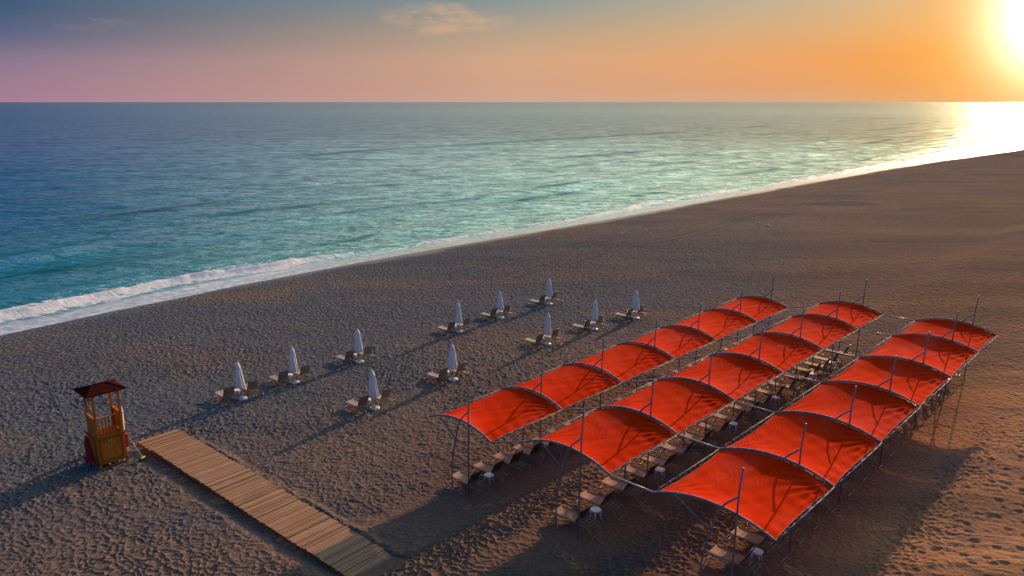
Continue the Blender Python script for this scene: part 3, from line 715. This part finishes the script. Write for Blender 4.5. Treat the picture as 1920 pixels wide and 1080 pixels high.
protos = {'open': make_lounger(M['sling'], 0.25, 0.62, M['sling_back']), 'shade': make_lounger(M['sling_brown'], 0.30, 0.60, M['sling_shaded'])}; used = []
def put_lounger(s, c, label, group, yaw=0.0, dz=0.0):
    kd_ = 'open' if 'parasols' in group else 'shade'; lounger = protos[kd_]
    loc = P(s, c, gz(s, c + 1) + 0.0 + dz)
    if kd_ not in used:
        lounger.location = loc; lounger.rotation_euler = (0, 0, ROT + yaw); lounger['label'] = label; lounger['group'] = group; used.append(kd_); return lounger
    return copy_tree(lounger, loc, ROT + yaw, label, group)

def make_stool():
    r = thing('plastic_stool', (0, 0, 0), ROT, '', 'stool')
    b = MB(); prof = [(0.19, 0.405), (0.215, 0.41), (0.225, 0.43), (0.215, 0.448), (0.19, 0.452), (0.06, 0.444)]
    sq = lambda th, z: 1 + 0.10 * abs(math.sin(2 * th)) ** 2
    b.lathe(prof, 24, mod=sq); b.build('top', M['white_plastic'], r)
    for k in range(4):
        th = math.pi / 4 + k * math.pi / 2; cx, cy = math.cos(th), math.sin(th)
        b = MB(); b.tube([(cx * .17, cy * .17, 0.42), (cx * .2, cy * .2, 0.25), (cx * .245, cy * .245, 0.0)], [0.045, 0.03, 0.02], 6); b.build('leg', M['white_plastic'], r)
    return r
stool = make_stool(); used_s = []
def put_stool(s, c, label, group, yaw=0.0):
    loc = P(s, c, gz(s, c) + 0.02)
    if not used_s:
        stool.location = loc; stool['label'] = label; stool['group'] = group; used_s.append(1); return
    copy_tree(stool, loc, ROT + yaw, label, group)

def make_parasol():
    r = thing('closed_parasol', (0, 0, 0), ROT, '', 'parasol')
    b = MB(); b.lathe([(0.27, 0.0), (0.285, 0.02), (0.285, 0.07), (0.25, 0.115), (0.07, 0.13), (0.05, 0.20)], 28); b.build('base', M['white_plastic'], r)
    b = MB(); b.tube([(0, 0, 0.1), (0, 0, 2.35)], 0.024, 10); b.build('pole', M['white_metal'], r)
    pl = lambda th, z: 1 + 0.16 * math.cos(8 * th + z * 1.5) + 0.05 * math.cos(3 * th + 2 * z)
    prof = [(0.235, 0.78), (0.248, 0.81), (0.236, 1.0), (0.212, 1.25), (0.190, 1.5), (0.175, 1.75), (0.148, 1.95), (0.13, 2.06)]
    b = MB(); b.lathe(prof, 64, mod=pl, capb=True, capt=True); cn = b.build('canopy', M['parasol'], r)
    b = MB(); b.lathe([(0.155, 2.0), (0.145, 2.08), (0.108, 2.22), (0.05, 2.33), (0.02, 2.37)], 32, mod=lambda th, z: 1 + 0.08 * math.cos(8 * th)); b.build('vent_cap', M['parasol'], cn)
    b = MB(); b.lathe([(0.014, 2.36), (0.02, 2.39), (0.012, 2.42)], 10); b.build('finial', M['white_metal'], r)
    b = MB(); b.lathe([(0.199, 1.44), (0.202, 1.46), (0.196, 1.485)], 64, mod=pl, capb=False, capt=False); b.build('tie_strap', M['parasol'], cn)
    return r
parasol = make_parasol()
PAR = [('sea', 20.06, -41.08), ('sea', 23.68, -41.15), ('sea', 28.85, -41.45), ('sea', 38.30, -41.59), ('sea', 43.28, -41.98), ('sea', 49.39, -41.94),
       ('land', 24.55, -34.03), ('land', 30.87, -34.20), ('land', 40.54, -34.54), ('land', 45.92, -34.32), ('land', 50.77, -33.78)]
cnt = {'sea': 0, 'land': 0}
rp = random.Random(3)
for i, (kd, s, c) in enumerate(PAR):
    k = cnt[kd]; cnt[kd] += 1
    where = ('%s from the left in the long seaward line' if kd == 'sea' else '%s from the left in the inland line near the red canopies') % ORD[k]
    loc = P(s, c, gz(s, c) - 0.02)
    lb = 'closed white parasol, ' + where + (' (leaning a little)' if i == 0 else '')
    if i == 0: o = parasol; o.location = loc; o['label'] = lb; o['group'] = 'closed white parasols on the open sand'
    else: o = copy_tree(parasol, loc, ROT + rp.uniform(0, 3), lb, 'closed white parasols on the open sand')
    o.scale = (rp.uniform(.9, 1.12), rp.uniform(.9, 1.12), rp.uniform(.97, 1.03))
    tl = [0.055, 0.035, 0.03, 0.04, 0.04, 0.02, 0.035, 0.02, 0.0, 0.01, 0.03][i]
    o.rotation_euler = Matrix.Rotation(-tl, 3, 'Y').to_4x4().to_euler() if i == 0 else (Matrix.Rotation(-tl, 4, 'Y') @ Matrix.Rotation(o.rotation_euler.z, 4, 'Z')).to_euler()
    who = ('the %s parasol of the seaward line' if kd == 'sea' else 'the %s parasol of the inland line') % ORD[k]
    wid = rp.uniform(-.05, .05)
    put_lounger(s - 0.80 + wid, c - 1.48, 'brown sun lounger on the left of ' + who, 'loungers beside the parasols', rp.uniform(-.04, .04))
    put_lounger(s + 0.76 + wid, c - 1.42, 'brown sun lounger on the right of ' + who, 'loungers beside the parasols', rp.uniform(-.05, .05))
    put_stool(s - 0.12, c - 0.55, 'small white plastic stool at the foot of ' + who, 'white stools beside the parasols', rp.uniform(0, 1))

LS = [([21.52, 22.95, 24.3, 25.65, 27.0, 28.3, 29.6, 31.2, 32.8, 34.4, 36.0, 37.6, 39.2, 40.8, 42.4, 44.0, 45.6, 47.2, 48.8], -24.25, 'left'),
      ([21.35, 23.05, 24.7, 26.3, 27.8, 29.5, 31.25, 32.95, 34.6, 36.35, 37.95, 39.55, 41.15, 43.1, 44.75, 46.1, 47.6, 49.5], -17.98, 'middle'),
      ([23.12, 24.85, 26.35, 27.8, 29.5, 31.4, 33.3, 35.0, 36.7, 38.4, 40.2, 41.95, 43.7, 45.5, 46.9, 48.2, 50.0], -11.88, 'right')]
STO = [[22.7, 30.4, 36.8, 43.2], [22.55, 27.3, 34.2, 39.1, 44.3, 47.2], [24.25, 28.65, 34.6, 43.3, 48.9]]
for (sl_, c, nm), st in zip(LS, STO):
    n = len(sl_)
    for i, s in enumerate(sl_):
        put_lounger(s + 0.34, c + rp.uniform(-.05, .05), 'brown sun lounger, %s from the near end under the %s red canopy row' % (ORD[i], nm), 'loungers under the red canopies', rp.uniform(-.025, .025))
    for i, s in enumerate(st):
        put_stool(s, c + 1.42, 'white plastic stool, %s from the near end between loungers of the %s red canopy row' % (ORD[i], nm), 'white stools under the red canopies', rp.uniform(-.4, .4))

# ------------------------------------------------------------------ boardwalk
wa = math.atan2(0.70, 18.0)
bw = thing('boardwalk', P(13.22, -39.0, -0.60), ROT + wa, 'weathered brown plank boardwalk laid over the sand beside the wooden tower', 'boardwalk')
LEN = 18.75; pitch = 0.125; npl = int(LEN / pitch)
secs = [(0, 12, -0.07), (12, 117, 0.0), (117, npl, 0.05)]
rb = random.Random(11)
for a, bnd, offy in secs:
    b = MB()
    for k in range(a, bnd):
        x = k * pitch + pitch / 2 + rb.uniform(-.007, .007)
        dz = rb.uniform(-.012, .012) + 0.012 * math.sin(k * 0.13) - 0.0006 * k
        gap = 0.026 if rb.random() > .22 else 0.050
        ya = offy + rb.uniform(-.03, .03); yb = offy + 2.12 + rb.uniform(-.03, .03)
        b.box(x, (ya + yb) / 2, dz, pitch - gap, yb - ya, 0.035, Matrix.Rotation(rb.uniform(-.002, .002), 3, 'Z'))
    sec = b.build('plank_section', M['deck'], bw)
    for y in (0.04, 1.06, 2.06):
        b = MB(); b.box((a + bnd) * pitch / 2, y + offy, -0.085 - 0.0006 * (a + bnd) / 2, (bnd - a) * pitch - .02, 0.07, 0.12)
        b.build('joist', M['tower_dark'], sec)

# ------------------------------------------------------------------ lifeguard tower (local y: along s, local -x: towards the sea; front face at x = 0)
tw = thing('lifeguard_tower', P(10.9, -37.62, gz(10.9, -37.6)), ROT, 'small brown wooden lifeguard tower with a dark hipped roof and closed lower cabinet', 'lifeguard tower')
Wd, Dp, PZ, EZ = 1.24, 1.16, 1.60, 3.80
def plank_wall(b, p0, p1, p2, p3, n, th, nrm, gap=0.008):
    """boards between bottom edge p0-p1 and top edge p3-p2"""
    for k in range(n):
        f0 = k / n + gap / 2; f1 = (k + 1) / n - gap / 2
        bo = [p0.lerp(p1, f0), p0.lerp(p1, f1)]; to = [p3.lerp(p2, f0), p3.lerp(p2, f1)]
        jit = nrm * (0.003 * (k % 3))
        b.hexa([bo[0] + jit, bo[1] + jit, bo[1] + jit - nrm * th, bo[0] + jit - nrm * th], [to[0] + jit, to[1] + jit, to[1] + jit - nrm * th, to[0] + jit - nrm * th])
V = Vector
# splayed legs
for (x, y, fx, fy) in ((-0.1, 0.05, 0.0, 0.0), (-0.1, Wd - .05, 0.0, Wd), (-Dp - .1, 0.05, -Dp - 0.28, -0.0), (-Dp - .1, Wd - .05, -Dp - .28, Wd)):
    b = MB(); q = 0.05
    b.hexa([V((fx - q, fy - q, -.15)), V((fx + q, fy - q, -.15)), V((fx + q, fy + q, -.15)), V((fx - q, fy + q, -.15))],
           [V((x - q, y - q, PZ - .05)), V((x + q, y - q, PZ - .05)), V((x + q, y + q, PZ - .05)), V((x - q, y + q, PZ - .05))])
    b.build('leg', M['tower_wood'], tw)
# cabinet
b = MB(); zb, zt = 0.34, PZ - .05
plank_wall(b, V((0.03, 0.03, zb)), V((0.03, Wd - .03, zb)), V((-0.06, Wd - .05, zt)), V((-0.06, 0.05, zt)), 9, .025, V((1, 0, 0)))
cab = b.build('cabinet_front', M['tower_wood'], tw)
for y in (0.52, 0.64):
    b = MB(); b.tube([V((-0.01, y, 1.42)), V((0.03, y, 1.40)), V((0.03, y, 1.33)), V((0.0, y, 1.31))], 0.018, 8); b.build('handle', M['lettering'], cab)
b = MB()
for y0, y1, z0_, z1_ in ((0.09, Wd - .09, zb + .03, zb + .10), (0.09, Wd - .09, zt - .12, zt - .05), (0.08, .15, zb + .1, zt - .12), (Wd - .15, Wd - .08, zb + .1, zt - .12)):
    f = lambda z: 0.03 - 0.09 * (z - zb) / (zt - zb)
    b.hexa([V((f(z0_) + .008, y0, z0_)), V((f(z0_) + .03, y0, z0_)), V((f(z0_) + .03, y1, z0_)), V((f(z0_) + .008, y1, z0_))],
           [V((f(z1_) + .008, y0, z1_)), V((f(z1_) + .03, y0, z1_)), V((f(z1_) + .03, y1, z1_)), V((f(z1_) + .008, y1, z1_))])
b.build('door_frame', M['tower_dark'], cab)
for y, sg in ((0.0, -1), (Wd, 1)):
    b = MB(); plank_wall(b, V((-Dp - .2, y, zb)), V((0.0, y, zb)), V((-0.08, y - sg * .03, zt)), V((-Dp - .08, y - sg * .03, zt)), 8, .025, V((0, sg, 0))); b.build('cabinet_side', M['tower_wood'], tw)
b = MB(); plank_wall(b, V((-Dp - .22, 0.03, zb)), V((-Dp - .22, Wd - .03, zb)), V((-Dp - .1, Wd - .05, zt)), V((-Dp - .1, 0.05, zt)), 9, .025, V((-1, 0, 0))); b.build('cabinet_back', M['tower_wood'], tw)
b = MB(); b.box(0.05, Wd / 2, zb - .05, .06, Wd + .1, .1); b.box(-Dp / 2 - .09, -.02, zb - .05, Dp + .3, .06, .1); b.box(-Dp / 2 - .09, Wd + .02, zb - .05, Dp + .3, .06, .1); b.build('base_beam', M['tower_dark'], tw, .008)
# ground skids
b = MB(); b.box(0.02, Wd / 2, .03, .07, Wd, .07); b.build('skid', M['tower_dark'], tw)
# platform
b = MB()
for k in range(11): b.box(-Dp - .06 + k * .118, Wd / 2, PZ, .108, Wd + .02, .04)
b.build('platform', M['tower_wood'], tw)
b = MB(); b.box(0.055, Wd / 2, PZ - .03, .05, Wd + .18, .12); b.box(-Dp - .17, Wd / 2, PZ - .03, .05, Wd + .18, .12)
b.box(-Dp / 2 - .05, -.05, PZ - .03, Dp + .17, .05, .12); b.box(-Dp / 2 - .05, Wd + .05, PZ - .03, Dp + .17, .05, .12); b.build('platform_rim', M['tower_dark'], tw, .008)
# posts, tapering inwards a little
for x in (-0.02, -Dp + .02):
    for y in (0.05, Wd - .05):
        b = MB(); q = 0.052; b.hexa([V((x - q, y - q, PZ + .02)), V((x + q, y - q, PZ + .02)), V((x + q, y + q, PZ + .02)), V((x - q, y + q, PZ + .02))],
                                 [V((x - q, y - q, EZ)), V((x + q, y - q, EZ)), V((x + q, y + q, EZ)), V((x - q, y + q, EZ))]); b.build('post', M['tower_wood'], tw, .006)
for y, sg in ((-0.005, -1), (Wd + .005, 1)):
    b = MB(); plank_wall(b, V((-Dp - .03, y, PZ + .04)), V((0.03, y, PZ + .04)), V((0.03, y, PZ + .97)), V((-Dp - .03, y, PZ + .97)), 9, .022, V((0, sg, 0)))
    b.build('side_panel', M['tower_wood'], tw)
    b = MB(); b.box(-Dp / 2, y - sg * .02, PZ + 1.0, Dp + .12, .12, .035); b.build('side_rail', M['tower_wood'], tw, .006)
b = MB(); b.box(0.005, Wd / 2, PZ + 1.0, .10, Wd - .212, .035); b.build('front_rail', M['tower_wood'], tw, .006)
b = MB(); b.box(0.005, Wd / 2, PZ + .10, .05, Wd - .212, .05); b.build('front_rail', M['tower_dark'], tw, .004)
for k in range(7):
    b = MB(); b.box(0.005, 0.17 + k * (Wd - .34) / 6, PZ + .55, .032, .04, .84); b.build('baluster', M['tower_dark'], tw)
# header beams
b = MB(); b.box(-0.02, Wd / 2, EZ + .03, .06, Wd + .3, .10); b.box(-Dp + .02, Wd / 2, EZ + .03, .06, Wd + .3, .10); b.build('header_beam', M['tower_dark'], tw)
b = MB(); x0, x1, y0, y1 = -Dp - .27, 0.19, -.30, Wd + .28; ez = EZ + .06; rz_ = EZ + .30; xm = (x0 + x1) / 2; ya, yb = y0 + .62, y1 - .62
vs = [(x0, y0, ez), (x1, y0, ez), (x1, y1, ez), (x0, y1, ez), (xm, ya, rz_), (xm, yb, rz_), (x0, y0, ez - .06), (x1, y0, ez - .06), (x1, y1, ez - .06), (x0, y1, ez - .06)]
b.add(vs, [(0, 1, 4), (1, 2, 5, 4), (2, 3, 5), (3, 0, 4, 5), (0, 6, 7, 1), (1, 7, 8, 2), (2, 8, 9, 3), (3, 9, 6, 0), (6, 9, 8, 7)]); rf = b.build('roof', M['roof'], tw)
b = MB(); b.tube([V((xm, ya, rz_ + .01)), V((xm, yb, rz_ + .01))], .03, 8)
for p in ((x0, y0, ya), (x1, y0, ya), (x1, y1, yb), (x0, y1, yb)): b.tube([V((p[0], p[1], ez + .005)), V((xm, p[2], rz_ + .012))], .02, 6)
b.build('ridge_cap', M['roof'], rf)
# ladder at the seaward side
b = MB()
for y in (0.28, 0.82):
    b.hexa([V((-Dp - 1.25, y - .03, -.1)), V((-Dp - 1.15, y - .03, -.1)), V((-Dp - 1.15, y + .03, -.1)), V((-Dp - 1.25, y + .03, -.1))],
           [V((-Dp - .30, y - .03, PZ)), V((-Dp - .20, y - .03, PZ)), V((-Dp - .20, y + .03, PZ)), V((-Dp - .30, y + .03, PZ))])
for k in range(6):
    f = (k + .6) / 6.4; b.box(-Dp - 1.2 + .95 * f, .55, -.1 + (PZ + .1) * f, .16, .50, .035)
b.build('ladder', M['tower_wood'], tw)

# things around the tower
def folded_cloth(name, loc, rz, tilt, mat, h, r0, label, cat, pole=True, polem=None, low=0.4):
    r = thing(name, loc, rz, label, cat)
    if pole:
        b = MB(); b.tube([(0, 0, -0.1), (0, 0, low + h)], 0.022, 8); b.build('pole', polem, r)
    pl = lambda th, z: 1 + 0.18 * math.cos(7 * th + z * 2) + 0.06 * math.cos(3 * th)
    b = MB(); b.lathe([(r0 * .92, low), (r0, low + .06), (r0 * .86, low + h * .35), (r0 * .66, low + h * .7), (r0 * .3, low + h * .96), (0.03, low + h)], 48, mod=pl); b.build('cloth', mat, r)
    r.rotation_euler = (tilt[0], tilt[1], rz); return r
g_ = lambda s, c: gz(s, c)
o = folded_cloth('folded_parasol', P(10.62, -38.05, g_(10.6, -38)), ROT, (R(1), R(-3), 0), M['red_fabric'], 1.35, 0.17, 'dark red folded parasol with pale lettering, standing against the left side of the tower', 'parasol', True, M['black'], .35)
b = MB()
for k in range(6):
    z = 1.30 - k * .11; w_ = .035
    b.tube([(0.07, -.165 + .002 * k, z), (0.075 + w_, -.16, z + .03), (0.07 + w_, -.16, z - .035), (0.06, -.168, z - .045)], .009, 5)
b.build('lettering', M['lettering'], o)
# red rescue bag hanging at the right side of the cabinet
rs = thing('rescue_bag', P(12.28, -37.85, g_(12.2, -37.8) + .62), ROT + R(6), 'bright red rescue bag hung on the right side of the wooden tower', 'bag')
b = MB(); b.hexa([V((-.12, -.05, 0)), V((.12, -.07, 0.03)), V((.11, .06, .03)), V((-.12, .06, 0))], [V((-.26, -.08, .78)), V((.05, -.1, .80)), V((.07, .09, .70)), V((-.25, .09, .72))]); bo = b.build('bag', M['red_fabric'], rs, .03)
b = MB(); b.box(0.0, .0, -.10, .17, .09, .2); b.build('tag', M['lettering'], bo)
b = MB(); b.tube([(-.2, -.08, .74), (-.02, -.12, .35), (.12, -.08, -.05)], .012, 6); b.build('strap', M['yellow'] if False else M['lettering'], bo)
# broom
br = thing('push_broom', P(12.72, -37.2, g_(12.7, -37.2)), ROT, 'black broom with a yellow clamp leaning on the right side of the tower', 'broom')
b = MB(); b.tube([V((0, 0, .10)), V((-.32, -.42, 1.25))], .014, 8); b.build('handle', M['white_metal'], br)
b = MB(); b.box(0, 0, .045, .12, .42, .10, Matrix.Rotation(R(25), 3, 'Z')); b.build('bristles', M['black'], br, .01)
b = MB(); b.box(0, 0, .125, .10, .24, .06, Matrix.Rotation(R(25), 3, 'Z')); b.build('clamp', M['yellow'], br, .01)
# white folded flag behind the right posts
folded_cloth('furled_flag', P(12.25, -38.9, g_(12.5, -38.5)), ROT, (R(-6), R(4), 0), M['parasol'], 1.35, 0.17, 'white furled flag on a pole leaning behind the right posts of the wooden tower', 'flag', True, M['white_metal'], 1.15)

# ropes lying on the sand by the first canopy
b = MB(); rr_ = random.Random(5)
pts = []
for k in range(16):
    f = k / 15; s = 22.6 + .9 * f + .25 * math.sin(7 * f); c = -27.4 + 3.2 * f
    pts.append(P(s, c, gz(s, c) + .05))
b.tube(pts, .016, 6); tag(b.build('rope', M['rope']), 'dark rope lying on the sand beside the near end of the leftmost red canopy', 'rope')

# pale stones on the far beach
rs_ = random.Random(21)
SP = [(1340, 440), (1388, 390), (1423, 420), (1466, 382), (1528, 345), (1549, 340), (1567, 340), (1555, 355), (1650, 337), (1628, 355), (1680, 334), (1736, 325), (1773, 315), (1800, 327), (1831, 318), (1845, 334), (1211, 432), (1010, 447), (1165, 437), (1441, 425)]
desc = ['nearest', 'palest', 'flattest']
for i, (px, py) in enumerate(SP):
    u = px - 960; v = py - 540; f = 1425.
    Yr = f * math.cos(PITCH) - v * math.sin(PITCH); Zr = -v * math.cos(PITCH) - f * math.sin(PITCH); tt = (-0.9 - H) / Zr
    x, y = u * tt, Yr * tt
    s = x * DS[0] + y * DS[1]; c = x * DC[0] + y * DC[1]
    b = MB(); q = rs_.uniform(.14, .22); ph = rs_.uniform(0, 6)
    b.lathe([(q * .6, -.03), (q, .04), (q * .85, .12), (q * .4, .17)], 9, mod=lambda th, z: 1 + .22 * math.cos(2 * th + ph) + .1 * math.cos(3 * th))
    o = b.build('pale_stone', M['stone']); o.location = (x, y, gz(s, c))
    tag(o, 'small pale stone, %s from the left on the dark sand near the waterline' % ORD[sorted(SP).index((px, py))], 'stone', 'pale stones scattered on the far beach')
